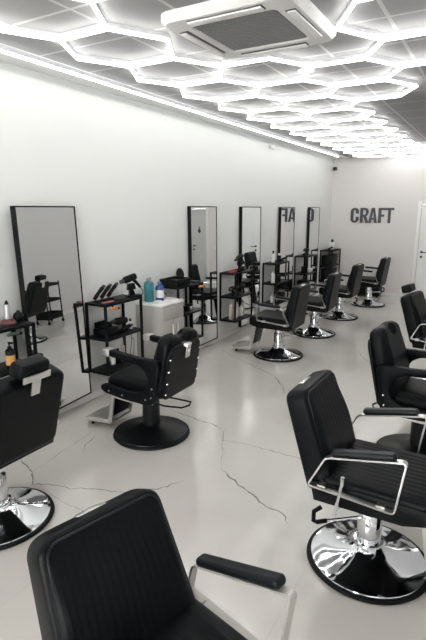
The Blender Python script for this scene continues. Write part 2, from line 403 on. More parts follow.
# ------------------------------------------------------------------ ceiling lights
ZT = 2.960; a = .402; rowh = a * math.sqrt(3); Y0 = 2.845
hexes = []
for k in range(-4, 12): hexes.append((1.05, Y0 + k * rowh))
for k in range(1, 12): hexes.append((1.65, Y0 + (k + .5) * rowh))
for k in (-4, -3, -2): hexes.append((1.65, Y0 + (k + .5) * rowh))
for k in (-3, -2, 2, 3, 10, 11): hexes.append((2.25, Y0 + k * rowh))
for k in (-4, -3, -2, 0, 1, 9, 10): hexes.append((2.85, Y0 + (k + .5) * rowh))
for k in (-3, -2): hexes.append((3.45, Y0 + k * rowh))
edges = {}
for cx, cy in hexes:
    vs = [(cx + a * math.cos(R(60 * i)), cy + a * math.sin(R(60 * i))) for i in range(6)]
    for i in range(6):
        p, q = vs[i], vs[(i + 1) % 6]; key = tuple(sorted([(round(p[0], 2), round(p[1], 2)), (round(q[0], 2), round(q[1], 2))]))
        near = [e for e in edges if abs(e[0][0] - key[0][0]) < .05 and abs(e[0][1] - key[0][1]) < .05 and abs(e[1][0] - key[1][0]) < .05 and abs(e[1][1] - key[1][1]) < .05]
        if not near: edges[key] = (p, q)
p0 = (.85, Y0 - rowh / 2); edges['x'] = (p0, (.65, Y0 - rowh))
def tube_mesh(mb, p, q, z, r=.0145):
    mb.cur = 0; mb.smooth = True
    mb.tube([(p[0], p[1], z), (q[0], q[1], z)], r, 10)
    d = Vector((q[0] - p[0], q[1] - p[1])); L_ = d.length; ang = math.atan2(d.y, d.x)
    mb.cur = 1
    mb.box(0, L_, -.011, .011, .0135, H - z - .0005, mtx=Matrix.Translation((p[0], p[1], z)) @ Matrix.Rotation(ang, 4, 'Z'))
    return mb
hl = thing('honeycomb_light', 'white honeycomb of glowing LED tubes across the grey ceiling', 'ceiling light', (1.6, 5, H))
def in_view(e): return min(e[0][1], e[1][1]) > 2.0
lst = sorted(edges.values(), key=lambda e: (not in_view(e), (e[0][1] + e[1][1])))
rest = MB(); inv = Matrix.Translation((-1.6, -5, -H))
for i, (p, q) in enumerate(lst):
    p2, q2 = (p[0] - 1.6, p[1] - 5), (q[0] - 1.6, q[1] - 5)
    if i < 100:
        m_ = MB()
        mid = Vector(((p2[0] + q2[0]) / 2, (p2[1] + q2[1]) / 2, ZT - H))
        # housing reaches from tube to the ceiling
        m_.cur = 0; m_.tube([(p2[0], p2[1], ZT - H), (q2[0], q2[1], ZT - H)], .0105, 10)
        d = Vector((q2[0] - p2[0], q2[1] - p2[1])); m_.cur = 1
        m_.box(0, d.length, -.005, .005, .0105, H - ZT - .0005, mtx=Matrix.Translation((p2[0], p2[1], ZT - H)) @ Matrix.Rotation(math.atan2(d.y, d.x), 4, 'Z'))
        m_.build('light_tube', [M['tube'], M['alu']], hl)
    else:
        rest.cur = 0; rest.tube([(p2[0], p2[1], ZT - H), (q2[0], q2[1], ZT - H)], .0105, 10)
        d = Vector((q2[0] - p2[0], q2[1] - p2[1])); rest.cur = 1
        rest.box(0, d.length, -.005, .005, .0105, H - ZT - .0005, mtx=Matrix.Translation((p2[0], p2[1], ZT - H)) @ Matrix.Rotation(math.atan2(d.y, d.x), 4, 'Z'))
o = rest.build('light_tube', [M['tube'], M['alu']], hl); o['kind'] = 'stuff'
wl = thing('linear_light', 'long straight LED tube running along the ceiling beside the left wall', 'ceiling light', (.33, 0, H))
t_ = MB(); t_.tube([(0, YF + .3, ZT - H), (0, 10.5, ZT - H)], .0105, 10); t_.build('light_tube', M['tube_soft'], wl)
t_ = MB(); t_.box(-.005, .005, YF + .3, 10.5, ZT - H + .0105, -.0005); t_.build('housing', M['alu'], wl)

# ------------------------------------------------------------------ air conditioner, small ceiling and wall fittings
ac = thing('air_conditioner', 'white square ceiling cassette air conditioner with grey centre grille', 'air conditioner', (1.99, 2.965, H))
hw = .42
p = MB()
def ring(h0, h1, z0, z1, r0, r1):
    A = rrect(-h0, h0, -h0, h0, r0); B = rrect(-h1, h1, -h1, h1, r1); n = len(A)
    p.add([(x, y, z0) for x, y in A] + [(x, y, z1) for x, y in B], [[i, (i + 1) % n, n + (i + 1) % n, n + i] for i in range(n)])
ring(hw, hw, 0, -.03, .09, .09); ring(hw, hw - .025, -.03, -.055, .09, .07); ring(hw - .025, .275, -.055, -.055, .07, .03); ring(.275, .262, -.055, -.04, .03, .03)
p.build('panel', M['ac_white'], ac)
g = MB(); g.box(-.262, .262, -.262, .262, -.045, -.035)
for k in range(-9, 10): g.box(-.26, .26, k * .027 - .004, k * .027 + .004, -.052, -.044)
g.build('intake_grille', M['ac_grille'], ac)
for k in range(4):
    rm = Matrix.Rotation(k * PI / 2, 4, 'Z')
    l = MB(); l.box(-.235, .235, .312, .372, -.060, -.0555, mtx=rm); o = l.build('air_outlet', M['ac_slot'], ac)
    l = MB(); l.box(-.230, .230, .322, .370, -.070, -.061, .003, mtx=rm); l.build('louver', M['ac_white'], o)
r_ = MB(); r_.lathe([(.035, -.001), (.035, -.006), (.062, -.012), (.070, -.006), (.070, -.001)], n=28); r_.lathe([(0, -.004), (.036, -.004), (.036, -.001)], n=28)
o = r_.build('ceiling_speaker', M['ac_white']); o.location = (1.93, 4.1, H); tag(o, 'small round white fitting in the ceiling beyond the air conditioner', 'ceiling fitting')
c = thing('security_camera', 'small dark security camera high in the far left corner', 'camera', (.06, YB, 2.80))
m_ = MB(); m_.box(-.02, .02, -.03, -.0005, -.02, .02, .004); m_.build('bracket', M['camera_grey'], c)
m_ = MB(); m_.box(-.035, .035, -.11, -.028, -.06, .015, .008); m_.build('housing', M['camera_grey'], c)
m_ = MB(); m_.lathe([(0, 0), (.018, 0), (.018, .006), (0, .008)], mtx=Matrix.Translation((0, -.11, -.022)) @ Matrix.Rotation(PI / 2, 4, 'X'), n=16); m_.build('lens', M['black_plastic'], c)
c = thing('motion_sensor', 'small white sensor at the top of the left wall under the light line', 'sensor', (0, 7.75, 2.90))
m_ = MB(); m_.box(.0005, .03, -.02, .02, -.02, .06, .006); m_.build('bracket', M['white_plastic'], c)
m_ = MB(); m_.box(.028, .085, -.03, .03, -.05, .03, .012); m_.build('housing', M['white_plastic'], c)
c = thing('light_switch', 'round white switch on the far wall, seen in the second mirror', 'switch', (3.2, YB, .95))
m_ = MB(); m_.lathe([(0, 0), (.042, 0), (.040, .008), (0, .010)], mtx=Matrix.Translation((0, -.0005, 0)) @ Matrix.Rotation(PI / 2, 4, 'X'), n=24); m_.build('plate', M['white_plastic'], c)

# ------------------------------------------------------------------ wall mirrors
def mirror(y0, y1, lean, zb, label, yaw=0., h=1.855):
    w = y1 - y0; t = .048
    bx = h * math.sin(R(lean)) + .004
    o = thing('wall_mirror', label, 'mirror', (bx, y0, zb), 0, 'tall mirrors along the left wall'); o.rotation_euler = (0, -R(lean), R(yaw)); o.location.x += w * math.sin(R(max(yaw, 0)))
    f = MB(); b = .012
    f.box(0, t, 0, b, 0, h); f.box(0, t, w - b, w, 0, h); f.box(0, t, b, w - b, 0, b); f.box(0, t, b, w - b, h - b, h); f.box(.001, .006, b, w - b, b, h - b)
    f.build('frame', M['black_metal'], o)
    g = MB(); g.box(.03, .044, b, w - b, b, h - b); g.build('mirror_glass', M['mirror'], o)
mirror(2.615, 3.32, 2.2, .125, 'tall black framed mirror leaning nearest the camera, left of the first shelf of clippers', 4.9, 1.80)
mirror(5.26, 5.92, .6, .08, 'tall mirror showing the grey door, to the right of the sink cabinet')
mirror(6.68, 7.36, .3, .08, 'tall mirror showing the white door, behind the upright hair dryer')
mirror(8.17, 8.87, .1, .08, 'tall mirror reflecting two letters of the wall sign', 1.05)
mirror(9.67, 10.33, .1, .08, 'tall mirror farthest from the camera, beside the far corner shelf', 1.3)

# ------------------------------------------------------------------ wall shelves
TOP, MID, BOT = 1.010, .668, .322
def make_shelf(L_=.56, D_=.27):
    root = empty('wall_shelf')
    q = .022
    for x in (.004, D_ - q):
        for y in (0, L_ - q):
            m_ = MB(); m_.box(x, x + q, y, y + q, .300, TOP); m_.build('post', M['black_metal'], root)
    for z in (TOP, MID, BOT):
        m_ = MB(); m_.box(.006, D_ - .002, .002, L_ - .002, z - .026, z, .002); m_.build('shelf_board', M['black_metal'], root)
    return root
proto = make_shelf(); far = make_shelf(.66, .28)
SH = dict(S=2.03, A=3.41, B=4.64, C=6.08, D=7.56, E=9.05, F=10.61)
SL = dict(S='black metal wall shelf at the left edge, behind the nearest left chair', A='black metal wall shelf carrying three clippers in a row, beside the leaning mirror',
          B='black metal wall shelf just right of the sink cabinet, carrying a dark basket', C='black metal wall shelf with a row of pale bottles on its lowest board',
          D='black metal wall shelf between the white door mirror and the lettered mirror', E='black metal wall shelf right of the lettered mirror', F='wide black metal shelf in the far corner by the sign wall')
for i, (k, y) in enumerate(SH.items()):
    if k == 'F': o = far
    else: o = proto if i == 0 else copy_tree(proto)
    o.location = (.002, y, 0); tag(o, SL[k], 'shelf', 'black wall shelves between the mirrors')

# ------------------------------------------------------------------ chairs
def base_parts(root, black=False):
    rim = MB(); rim.lathe([(0, .001), (.322, .001), (.330, .010), (.326, .022), (.300, .026), (0, .026)], n=64)
    rim.build('base_rim', M['rubber'], root)
    d = MB(); m = M['black_base'] if black else M['chrome']
    if black: d.lathe([(.310, .022), (.306, .032), (.28, .038), (.22, .048), (.15, .066), (.10, .088), (.082, .10), (0, .10)], n=64)
    else: d.lathe([(.308, .022), (.305, .030), (.285, .036), (.24, .046), (.18, .062), (.125, .082), (.09, .102), (.075, .122), (.072, .128), (0, .128)], n=64)
    d.build('base_plate', m, root)
    c = MB()
    if black:
        c.lathe([(.076, .09), (.072, .40), (0, .40)], n=32); c.build('column', M['black_base'], root)
    else:
        c.lathe([(.079, .122), (.079, .134), (.064, .136), (.064, .30), (.060, .306), (0, .306)], n=36); c.build('pump_sleeve', M['chrome'], root)
        c = MB(); c.lathe([(.048, .30), (.048, .345), (.052, .347), (.052, .37), (.046, .372), (.046, .42), (0, .42)], n=32); c.build('piston', M['chrome'], root)
def back_mtx(x0, z0, x1, z1):
    v = Vector((x1 - x0, 0, z1 - z0)); d = Vector((v.z, 0, -v.x)).normalized()
    return frame_mtx((x0, 0, z0), (0, 1, 0), v, d), v.length
def outline(W0, W1, H_, rc, inset, dep):
    pts = []
    for cx, cy, a0 in ((1, 1, 0), (-1, 1, 90), (-1, -1, 180), (1, -1, 270)):
        w = (W1 if cy > 0 else W0) - inset; r = rc - inset * .6
        for k in range(7):
            an = R(a0 + k * 15); y = (H_ - inset - r if cy > 0 else inset + r)
            pts.append((cx * (w - r) + r * math.cos(an), y + r * math.sin(an), dep))
    return pts
def footrest(root, bm='satin'):
    b = MB()
    for y in (-.135, .135): b.strap([(.14, .405), (.29, .40), (.345, .085), (.60, .062)], y, .014, .040, fil=.015)
    b.box(.335, .35, -.135, .135, .075, .095)
    f = b.build('footrest_bracket', M[bm], root)
    p = MB(); mt = Matrix.Translation((.345, 0, .102)) @ Matrix.Rotation(R(5), 4, 'Y')
    p.box(0, .27, -.155, .155, -.008, .006, .003, mtx=mt)
    for k in range(9): p.box(.012 + k * .028, .024 + k * .028, -.14, .14, .006, .009, mtx=mt)
    p.build('footplate', M['satin'], root)
    c = MB(); c.prism([(.275, .42), (.315, .42), (.365, .125), (.345, .12)], -.125, .125, bev=.006); c.build('calf_pad', M['leather'], root)
    for y in (-.12, .12):
        k = MB(); k.lathe([(0, 0), (.014, 0), (.014, .03), (.008, .055), (0, .055)], c=(.565, y, .012), n=14); k.build('foot_stop', M['rubber'], root)
def headrest_parts(root, bx, bz, off=0., hw_=.125):
    """pad on a chrome bracket that slots in the top of the backrest"""
    t = R(15); mt = Matrix.Translation((bx, off, bz)) @ Matrix.Rotation(-t, 4, 'Y')
    h = MB(); cushion(h, mt @ frame_mtx((-.035, -hw_, .035), (0, 0, 1), (0, 1, 0), (1, 0, 0)), .043, .043, 2 * hw_, .10, rc=.022, rd=.02, nlev=6)
    h.build('headrest', M['leather'], root)
    b = MB(); b.box(-.050, -.040, -hw_ + .01, hw_ - .01, -.016, .022, .002, mtx=mt); b.box(-.050, -.040, -.028, .028, -.105, -.015, .002, mtx=mt)
    b.box(-.055, -.049, -.006, .006, -.09, -.06, .002, mtx=mt)
    b.build('headrest_bracket', M['satin'], root)
def make_salon_chair(head=False, light=False, foot=True, low=False, headw=.125):
    root = empty('salon_chair'); dz = -.035 if low else 0.
    fm = 'cream_metal' if light else 'satin'
    base_parts(root)
    s_ = MB(); cushion(s_, frame_mtx((-.21, 0, .468 + dz), (0, 1, 0), (1, 0, 0), (0, 0, 1)), .262, .262, .53, .115, rc=.035, rd=.022, pleats=11, crown=.006, margin=.045, pd=.0018)
    seat = s_.build('seat', M['leather'], root)
    u = MB(); u.prism([(-.262, .552 + dz), (.30, .555 + dz), (.305, .475 + dz), (.20, .445 + dz), (-.235, .440 + dz)], -.268, .268, bev=.008); u.build('seat_apron', M['black_plastic'], root)
    m_ = MB(); m_.box(-.15, .17, -.12, .12, .375 if low else .415, .45 + dz, .004); m_.build('seat_mount', M['black_metal'], root)
    mt, L_ = back_mtx(-.262, .400, -.350, .960) if low else (back_mtx(-.270, .465, -.470, .925) if light else back_mtx(-.270, .465, -.445, .962))
    b = MB(); cushion(b, mt, .262, .232, L_, .115 if low else .14, rc=.06, rd=.026, pleats=15 if light else 9, crown=.004, lumbar=.022, Dt=.10 if low else .12, margin=.05, pd=.0017 if light else .0011)
    back = b.build('backrest', M['leather'], root)
    pp = MB(); pp.tube([mt @ Vector(q) for q in outline(.262, .232, L_, .055, .020, .109 if low else .131)], .0045, 6, closed=True); pp.build('piping', M['piping'], back)
    if not head:
        q = MB(); q.box(-.055, .055, L_ - .008, L_ + .004, .028, .058, .002, mtx=mt); q.box(-.022, .022, L_ + .002, L_ + .0065, .036, .050, .001, mtx=mt)
        q.build('headrest_socket', M['satin'], root)
    for sg in (-1, 1):
        y = sg * .295
        fp = [(-.255, .545), (.165, .525), (.205, .815), (-.225, .675)] if light else [(-.245, .480), (.190, .515), (.205, .705), (-.150, .690)] if low else [(-.255, .545), (.165, .520), (.200, .790), (-.225 if light else -.170, .708 if light else .715)]
        f = MB(); f.strap(fp, y, .034, .008, closed=True, fil=.022)
        for x, z in (((-.19, .484), (.10, .507)) if low else ((-.19, .54), (.10, .523))): f.box(x - .02, x + .02, min(y, sg * .255), max(y, sg * .255), z - .014, z + .012)
        fr = f.build('armrest_frame', M[fm], root)
        c = MB(); v = Vector((.300, 0, .012 if low else .061)); L2 = v.length; pz = (-.120, y, .697) if low else ((-.195, y, .690) if light else (-.140, y, .727))
        if light: v = Vector((.365, 0, .125)); L2 = v.length
        cushion(c, frame_mtx(pz, (0, 1, 0), v, (-v.z, 0, v.x)), .027, .027, L2, .034, rc=.016, rd=.014, nlev=4)
        c.build('arm_pad', M['pad'], fr)
    l = MB(); l.tube([(-.05, -.02, .262), (-.14, -.10, .262), (-.20, -.15, .262)], .0085); pe = l.build('pump_lever', M['chrome'], root); pe.rotation_euler.z = PI * .75 if head else 0
    l = MB(); l.tube([(-.195, -.146, .262), (-.235, -.185, .262), (-.25, -.20, .275), (-.25, -.20, .33), (-.22, -.17, .35)], .012); l.build('lever_grip', M['rubber'], pe)
    l = MB(); l.tube([(-.09, -.27, .44 + dz), (-.11, -.315, .42 + dz), (-.075, -.33, .62 + dz)], .0085); l.tube([(-.075, -.33, .605 + dz), (-.074, -.331, .65 + dz)], .011); l.build('recline_lever', M['chrome'], root)
    if head: headrest_parts(root, -.415, 1.0, hw_=headw)
    if foot: footrest(root, fm if light else 'satin')
    return root
def make_barber_chair(tall=False):
    root = empty('barber_chair'); base_parts(root, True)
    m_ = MB(); m_.box(-.17, .20, -.13, .13, .385, .42, .004); m_.build('seat_mount', M['black_metal'], root)
    for y in (-.24, .24): st = MB(); st.strap([(-.20, .40), (.02, .375), (.20, .385)], y, .012, .022, fil=.05); st.build('side_rail', M['satin'], root)
    s_ = MB(); cushion(s_, frame_mtx((-.20, 0, .435), (0, 1, 0), (1, 0, 0), (0, 0, 1)), .238, .238, .485, .115, rc=.05, rd=.045, pleats=0, crown=.014)
    seat = s_.build('seat', M['leather'], root)
    pp = MB(); pp.tube([Vector((.288 - .05 * (1 - math.cos(t_ * PI / 2)) if 0 else .286, -.19 + .38 * t_ / 10, .495)) for t_ in range(11)], .005, 6); pp.build('piping', M['piping'], seat)
    for sg in (-1, 1):
        poly = [(-.275, .60), (-.300, .70), (-.295, .760), (-.26, .772), (-.05, .778), (.17, .798), (.20, .79), (.20, .757), (.16, .742), (.0, .728), (-.11, .715), (-.175, .67), (-.195, .60), (-.185, .53), (-.13, .492), (.0, .478), (.24, .50), (.285, .49), (.29, .455), (.25, .425), (.05, .402), (-.18, .395), (-.25, .42), (-.265, .48)]
        P2 = [(v.x, v.y) for v in fillet([Vector(q) for q in poly], .03, True)]
        y = sg * .27
        b = MB(); b.prism(P2, y - .028, y + .028, bev=.010); side = b.build('arm_panel', M['leather'], root)
        c = MB(); c.box(.175, .245, y - .036, y + .036, .745, .805, .006); c.build('arm_end_cap', M['satin'], side)
        for x, z in ((-.17, .445), (.06, .44), (.20, .452), (-.225, .47), (-.235, .545)):
            k = MB(); k.lathe([(0, 0), (.008, 0), (.006, .004), (0, .005)], mtx=Matrix.Translation((x, y + sg * .0275, z)) @ Matrix.Rotation(-sg * PI / 2, 4, 'X'), n=12); k.build('stud', M['chrome'], side)
    mt, L_ = back_mtx(-.265, .400, -.415, 1.0) if tall else back_mtx(-.285, .420, -.370, .940)
    b = MB(); cushion(b, mt, .262, .228, L_, .13, rc=.085, rd=.045, pleats=0, crown=.01, lumbar=.02, Dt=.12, notch=(.062, .062))
    back = b.build('backrest', M['leather'], root)
    sh = MB(); cushion(sh, mt @ Matrix.Translation((0, .012, -.014)), .250, .226, L_ - .085, .03, rc=.075, rd=.014); sh.build('back_shell', M['black_plastic'], root)
    q = MB(); q.box(-.045, .045, L_ - .095, L_ - .075, -.034, .06, .003, mtx=mt); q.box(-.030, .030, L_ - .19, L_ - .08, -.040, -.030, .003, mtx=mt); q.box(-.008, .008, L_ - .15, L_ - .12, -.050, -.038, .002, mtx=mt)
    q.build('headrest_bracket', M['satin'], root)
    for sg in (-1, 1):
        for v in (.06, .15, .25, .35):
            k = MB(); k.lathe([(0, 0), (.009, 0), (.007, .005), (0, .006)], mtx=mt @ Matrix.Translation((sg * (.225 - .03 * v), v + .01, -.0145)) @ Matrix.Rotation(PI, 4, 'X'), n=12); k.build('stud', M['chrome'], root)
    l = MB(); l.tube([(-.05, .07, .33), (-.20, .09, .325), (-.36, .07, .335), (-.385, 0, .335), (-.36, -.07, .335), (-.20, -.09, .325), (-.05, -.07, .33)], .008); l.build('pump_lever', M['black_metal'], root)
    footrest(root)
    return root

salon = make_salon_chair()
def place(o, x, y, head, label, cat='chair', group=None):
    o.location = (x, y, 0); o.rotation_euler = (0, 0, R(head)); return tag(o, label, cat, group)
G1 = 'black chairs facing the left wall mirrors'; G2 = 'black chairs in the row on the right'
def lift(root, dz):
    """hydraulic height of one chair: everything above the pump moves"""
    for ch in root.children:
        if not ch.name.startswith(('base_', 'pump_sleeve', 'column')): ch.location.z += dz
    return root
def place_lift(o, x, y, head, dz, label, group): place(o, x, y, head, label, group=group); bpy.context.view_layer.update(); return lift(o, dz)
place(salon, 3.0, 2.46, -1, 'black salon chair on a shiny chrome dome base, standing at the lower right', group=G2)
low = make_salon_chair(low=True)
place(low, 1.05, 5.83, 181, 'black salon chair with steel footplate, just beyond the black based barber chair', group=G1)
place(copy_tree(low), 1.08, 7.18, 182, 'black salon chair, second beyond the black based barber chair', group=G1)
place(copy_tree(low), 1.08, 8.56, 180, 'black salon chair, one before the farthest in the left row', group=G1)
place(copy_tree(low), 1.25, 10.02, 178, 'black salon chair farthest away, in front of the sign wall', group=G1)
near = make_salon_chair(light=True)
place_lift(near, 2.755, .965, -14, -.045, 'black pleated salon chair with pale armrest frame, cut off at the bottom of the photo', G2)
hd = make_salon_chair(head=True, headw=.10)
place_lift(hd, .92, 1.67, 180, .03, 'black chair with padded headrest seen from behind at the left edge', G1)
hd2 = make_salon_chair(head=True, headw=.10)
place(hd2, 3.02, 5.70, -8, 'black salon chair with a headrest, farthest of the right row', group=G2)
barber = make_barber_chair()
place(barber, 1.01, 3.12, 181, 'black padded barber chair on a black disc base, next to the sink cabinet', group=G1)
place(make_barber_chair(True), 3.07, 3.88, -4, 'black padded barber chair with studs, second whole chair back in the right row', group=G2)

# ------------------------------------------------------------------ sink cabinet
sc = thing('sink_cabinet', 'narrow grey sink cabinet with white top between two wall shelves', 'cabinet', (.002, 4.19, 0))
cw, cd, ch = .42, .35, .86
m_ = MB(); m_.box(0, cd, 0, cw, .0, ch, .002); m_.build('body', M['cab_grey'], sc)
m_ = MB(); m_.box(0, cd + .02, -.012, cw + .012, ch + .0005, ch + .025, .006)
m_.build('countertop', M['cab_top'], sc)
m_ = MB(); m_.lathe([(.0, .004), (.09, .006), (.125, .012), (.13, .004), (.135, .0)], c=(.24, .335, ch + .0255), n=32, sx=.72, sy=.58); m_.build('basin_rim', M['cab_top'], sc)
m_ = MB(); m_.box(cd + .0005, cd + .014, .006, cw - .006, .70, ch - .006, .002); m_.build('drawer', M['cab_grey'], sc)
for y0, y1, hy in ((.006, cw / 2 - .003, cw / 2 - .05), (cw / 2 + .003, cw - .006, cw / 2 + .05)):
    m_ = MB(); m_.box(cd + .0005, cd + .014, y0, y1, .04, .694, .002); dr = m_.build('door', M['cab_grey'], sc)
    h_ = MB(); h_.tube([(cd + .014, hy, .42), (cd + .042, hy, .42), (cd + .042, hy, .64), (cd + .014, hy, .64)], .008); h_.build('handle', M['satin'], dr)
fa = thing('faucet', 'small dark faucet bent over the white sink top', 'faucet', (.10, 4.52, ch + .026))
m_ = MB(); m_.lathe([(.02, 0), (.02, .008), (.012, .012), (.012, .06), (0, .06)], n=16); m_.build('faucet_body', M['camera_grey'], fa)
m_ = MB(); m_.tube([(0, 0, .05), (.03, -.005, .075), (.075, -.01, .07), (.10, -.012, .045)], .008); m_.build('spout', M['camera_grey'], fa)

# ------------------------------------------------------------------ small goods
def bottle(loc, h, r, body, cap, label, kind='screw', band=None, group=None, rz=0.):
    o = thing('bottle', label, 'bottle', loc, rz, group)
    hb = h * (.74 if kind != 'tall' else .86); m_ = MB()
    m_.lathe([(0, .0005), (r * .92, .0005), (r, .006), (r, hb * .86), (r * .85, hb * .94), (r * .42, hb), (r * .42, hb + .004), (0, hb + .004)], n=20); m_.build('bottle_body', M[body], o)
    c_ = MB()
    if kind == 'pump':
        c_.lathe([(r * .45, hb), (r * .45, hb + h * .07), (r * .18, hb + h * .075), (r * .18, hb + h * .18), (0, hb + h * .18)], n=14); c_.box(-r * .25, r * 1.1, -r * .22, r * .22, hb + h * .18, hb + h * .24, .002)
    elif kind == 'spray':
        c_.lathe([(r * .45, hb), (r * .4, hb + h * .09), (0, hb + h * .09)], n=14); c_.box(-r * .6, r * 1.1, -r * .3, r * .3, hb + h * .09, hb + h * .24, .003)
    else: c_.lathe([(r * .5, hb), (r * .5, h - .003), (r * .45, h), (0, h)], n=16)
    c_.build('cap', M[cap], o)
    if band: b_ = MB(); b_.lathe([(r + .0006, hb * .2), (r + .0012, hb * .2), (r + .0012, hb * .68), (r + .0006, hb * .68)], n=20); b_.build('label_band', M[band], o)
    return o
def clipper(loc, rz, label, group=None, lean=-35):
    o = thing('hair_clipper', label, 'hair clipper', loc, rz, group); mt = Matrix.Rotation(R(-lean), 4, 'Y')
    m_ = MB(); m_.tube([mt @ Vector(q) for q in ((.02, 0, .022), (.05, 0, .022), (.10, 0, .024), (.15, 0, .022), (.17, 0, .02))], [.017, .021, .018, .021, .017], 12); m_.build('clipper_body', M['black_plastic'], o)
    m_ = MB(); m_.box(.168, .195, -.02, .02, .012, .030, .002, mtx=mt); m_.build('blade', M['camera_grey'], o)
    m_ = MB(); m_.box(.0, .06, -.028, .028, .0005, .016, .003); m_.build('charging_foot', M['black_plastic'], o)
    return o
def dryer(loc, rz, label, stand=True):
    """hair dryer held nozzle-up in a table stand"""
    o = thing('hair_dryer', label, 'hair dryer', loc, rz)
    zb = .145 if stand else .045
    if stand:
        m_ = MB(); m_.box(-.07, .09, -.05, .05, .0005, .022, .006); m_.prism([(-.035, .02), (.03, .02), (.005, .085), (-.035, .085)], -.02, .02); m_.prism([(-.055, .075), (.035, .085), (.02, .145), (-.045, .14)], -.028, .028, bev=.004); m_.build('stand', M['black_plastic'], o)
    m_ = MB(); tl = Matrix.Translation((0, 0, zb)) @ Matrix.Rotation(R(-18 if stand else 0), 4, 'Y')
    m_.tube([tl @ Vector(q) for q in ((-.075, 0, .055), (-.06, 0, .055), (0, 0, .055), (.05, 0, .055), (.065, 0, .055))], [.03, .037, .036, .034, .028], 16); m_.build('barrel', M['black_plastic'], o)
    m_ = MB(); m_.tube([tl @ Vector(q) for q in ((-.12, 0, .055), (-.10, 0, .055), (-.07, 0, .055))], [.018, .02, .027], 14); m_.build('nozzle', M['camera_grey'], o)
    m_ = MB(); m_.tube([tl @ Vector(q) for q in ((.02, 0, .04), (.045, 0, -.01), (.07, 0, -.075))], [.019, .017, .014], 12); m_.build('handle', M['black_plastic'], o)
    m_ = MB(); m_.tube([tl @ Vector((.07, 0, -.07)), tl @ Vector((.085, .005, -.12)), (.12, .01, .02), (.10, .03, .006), (.04, .055, .005)] if stand else [tl @ Vector((.07, 0, -.038)), tl @ Vector((.10, .03, -.04)), tl @ Vector((.06, .08, -.04))], .004, 6); m_.build('cord', M['rubber'], o)
    return o
def block(name, label, cat, loc, size, m, rz=0., bev=.006, extra=None, group=None):
    o = thing(name, label, cat, loc, rz, group); m_ = MB(); m_.box(-size[0] / 2, size[0] / 2, -size[1] / 2, size[1] / 2, .0005, size[2], bev); m_.build(extra or 'case', M[m], o); return o
def hanger(loc, label, m):
    """clipper hooked to the front edge of a shelf top, body below the board"""
    o = thing('trimmer', label, 'trimmer', loc)
    m_ = MB(); m_.strap([(-.020, .0055), (.012, .0055), (.012, -.055)], 0, .02, .003, fil=.004); m_.build('hook', M['black_metal'], o)
    m_ = MB(); m_.tube([(.030, -.055, -.045), (.030, -.03, -.041), (.030, 0, -.043), (.030, .03, -.046), (.030, .045, -.050)], [.010, .015, .013, .016, .012], 12); m_.build('grip', M[m], o)
    m_ = MB(); m_.box(.018, .044, .044, .068, -.060, -.040, .002); m_.build('blade', M['black_plastic'], o)
# shelf at the left edge
sy = SH['S']
o = thing('hair_clipper', 'silver clipper standing upright on a dark red base on the leftmost shelf', 'hair clipper', (.14, sy + .41, TOP))
m_ = MB(); m_.lathe([(0, .0005), (.062, .0005), (.064, .012), (.05, .03), (.028, .042), (0, .042)], n=24); m_.build('charging_base', M['maroon'], o)
m_ = MB(); m_.lathe([(.024, .038), (.026, .07), (.021, .11), (.023, .15), (.018, .158), (0, .158)], n=16); m_.build('clipper_body', M['silver'], o)
m_ = MB(); m_.lathe([(.016, .158), (.012, .175), (.005, .19), (0, .19)], n=14); m_.build('blade', M['black_plastic'], o)
o = thing('neck_brush', 'round black bristle brush lying at the right end of the leftmost shelf', 'brush', (.14, sy + .51, TOP))
m_ = MB(); m_.lathe([(0, .001), (.025, .003), (.04, .02), (.044, .042), (.035, .068), (.012, .082), (0, .083)], n=20); m_.build('bristles', M['rubber'], o)
m_ = MB(); m_.lathe([(.016, .08), (.012, .092), (0, .094)], n=14); m_.build('handle', M['black_plastic'], o)
block('barber_mat', 'flat dark mat with tools on the leftmost shelf top', 'mat', (.16, sy + .17, TOP), (.16, .26, .012), 'black_plastic', extra='mat')
hanger((.272, sy + .33, TOP), 'dark green trimmer hooked under the front edge of the leftmost shelf', 'green')
bottle((.20, sy + .355, MID), .22, .036, 'black_plastic', 'black_plastic', 'dark pump bottle with amber label on the middle board of the leftmost shelf', 'pump', 'amber')
# clipper shelf
sy = SH['A']
for k, (lab) in enumerate(('black clipper leaning in its stand, leftmost of three in a row on the clipper shelf', 'black clipper leaning in its stand, middle of three in a row on the clipper shelf', 'black clipper leaning in its stand, rightmost of three in a row, nearest the hair dryer')):
    clipper((.09, sy + .05 + .095 * k, TOP), R(72), lab, 'three clippers on the clipper shelf', lean=48)
dryer((.205, sy + .485, TOP), R(60), 'black hair dryer held up in a table stand on the clipper shelf')
block('comb', 'pink comb lying on the front corner of the clipper shelf', 'comb', (.20, sy + .12, TOP), (.035, .15, .008), 'pink', extra='comb_body', bev=.002)
block('comb', 'black comb lying in the middle of the clipper shelf top', 'comb', (.20, sy + .31, TOP), (.04, .17, .010), 'black_plastic', extra='comb_body', bev=.002)
hanger((.272, sy + .09, TOP), 'orange brown trimmer hooked under the front edge of the clipper shelf', 'orange')
o = block('tool_caddy', 'black open caddy at the left of the middle board of the clipper shelf', 'caddy', (.13, sy + .15, MID), (.16, .20, .075), 'black_plastic', bev=.004)
m_ = MB(); m_.box(-.07, -.06, -.09, .09, .07, .135, .002); m_.build('back_panel', M['black_plastic'], o)
for k in range(3): m_ = MB(); m_.box(-.03, .03, -.07 + .05 * k, -.045 + .05 * k, .076, .10 + .012 * k, .003); m_.build('tool_slot', M['rubber'], o)
clipper((.20, sy + .29, MID), R(95), 'black clipper lying on the middle board of the clipper shelf', lean=8)
o = dryer((.13, sy + .38, MID), R(70), 'black hair dryer lying on the middle board of the clipper shelf', False)
bottle((.07, sy + .42, MID), .15, .022, 'beige_plastic', 'beige_plastic', 'beige spray bottle at the back of the middle board of the clipper shelf', 'spray')
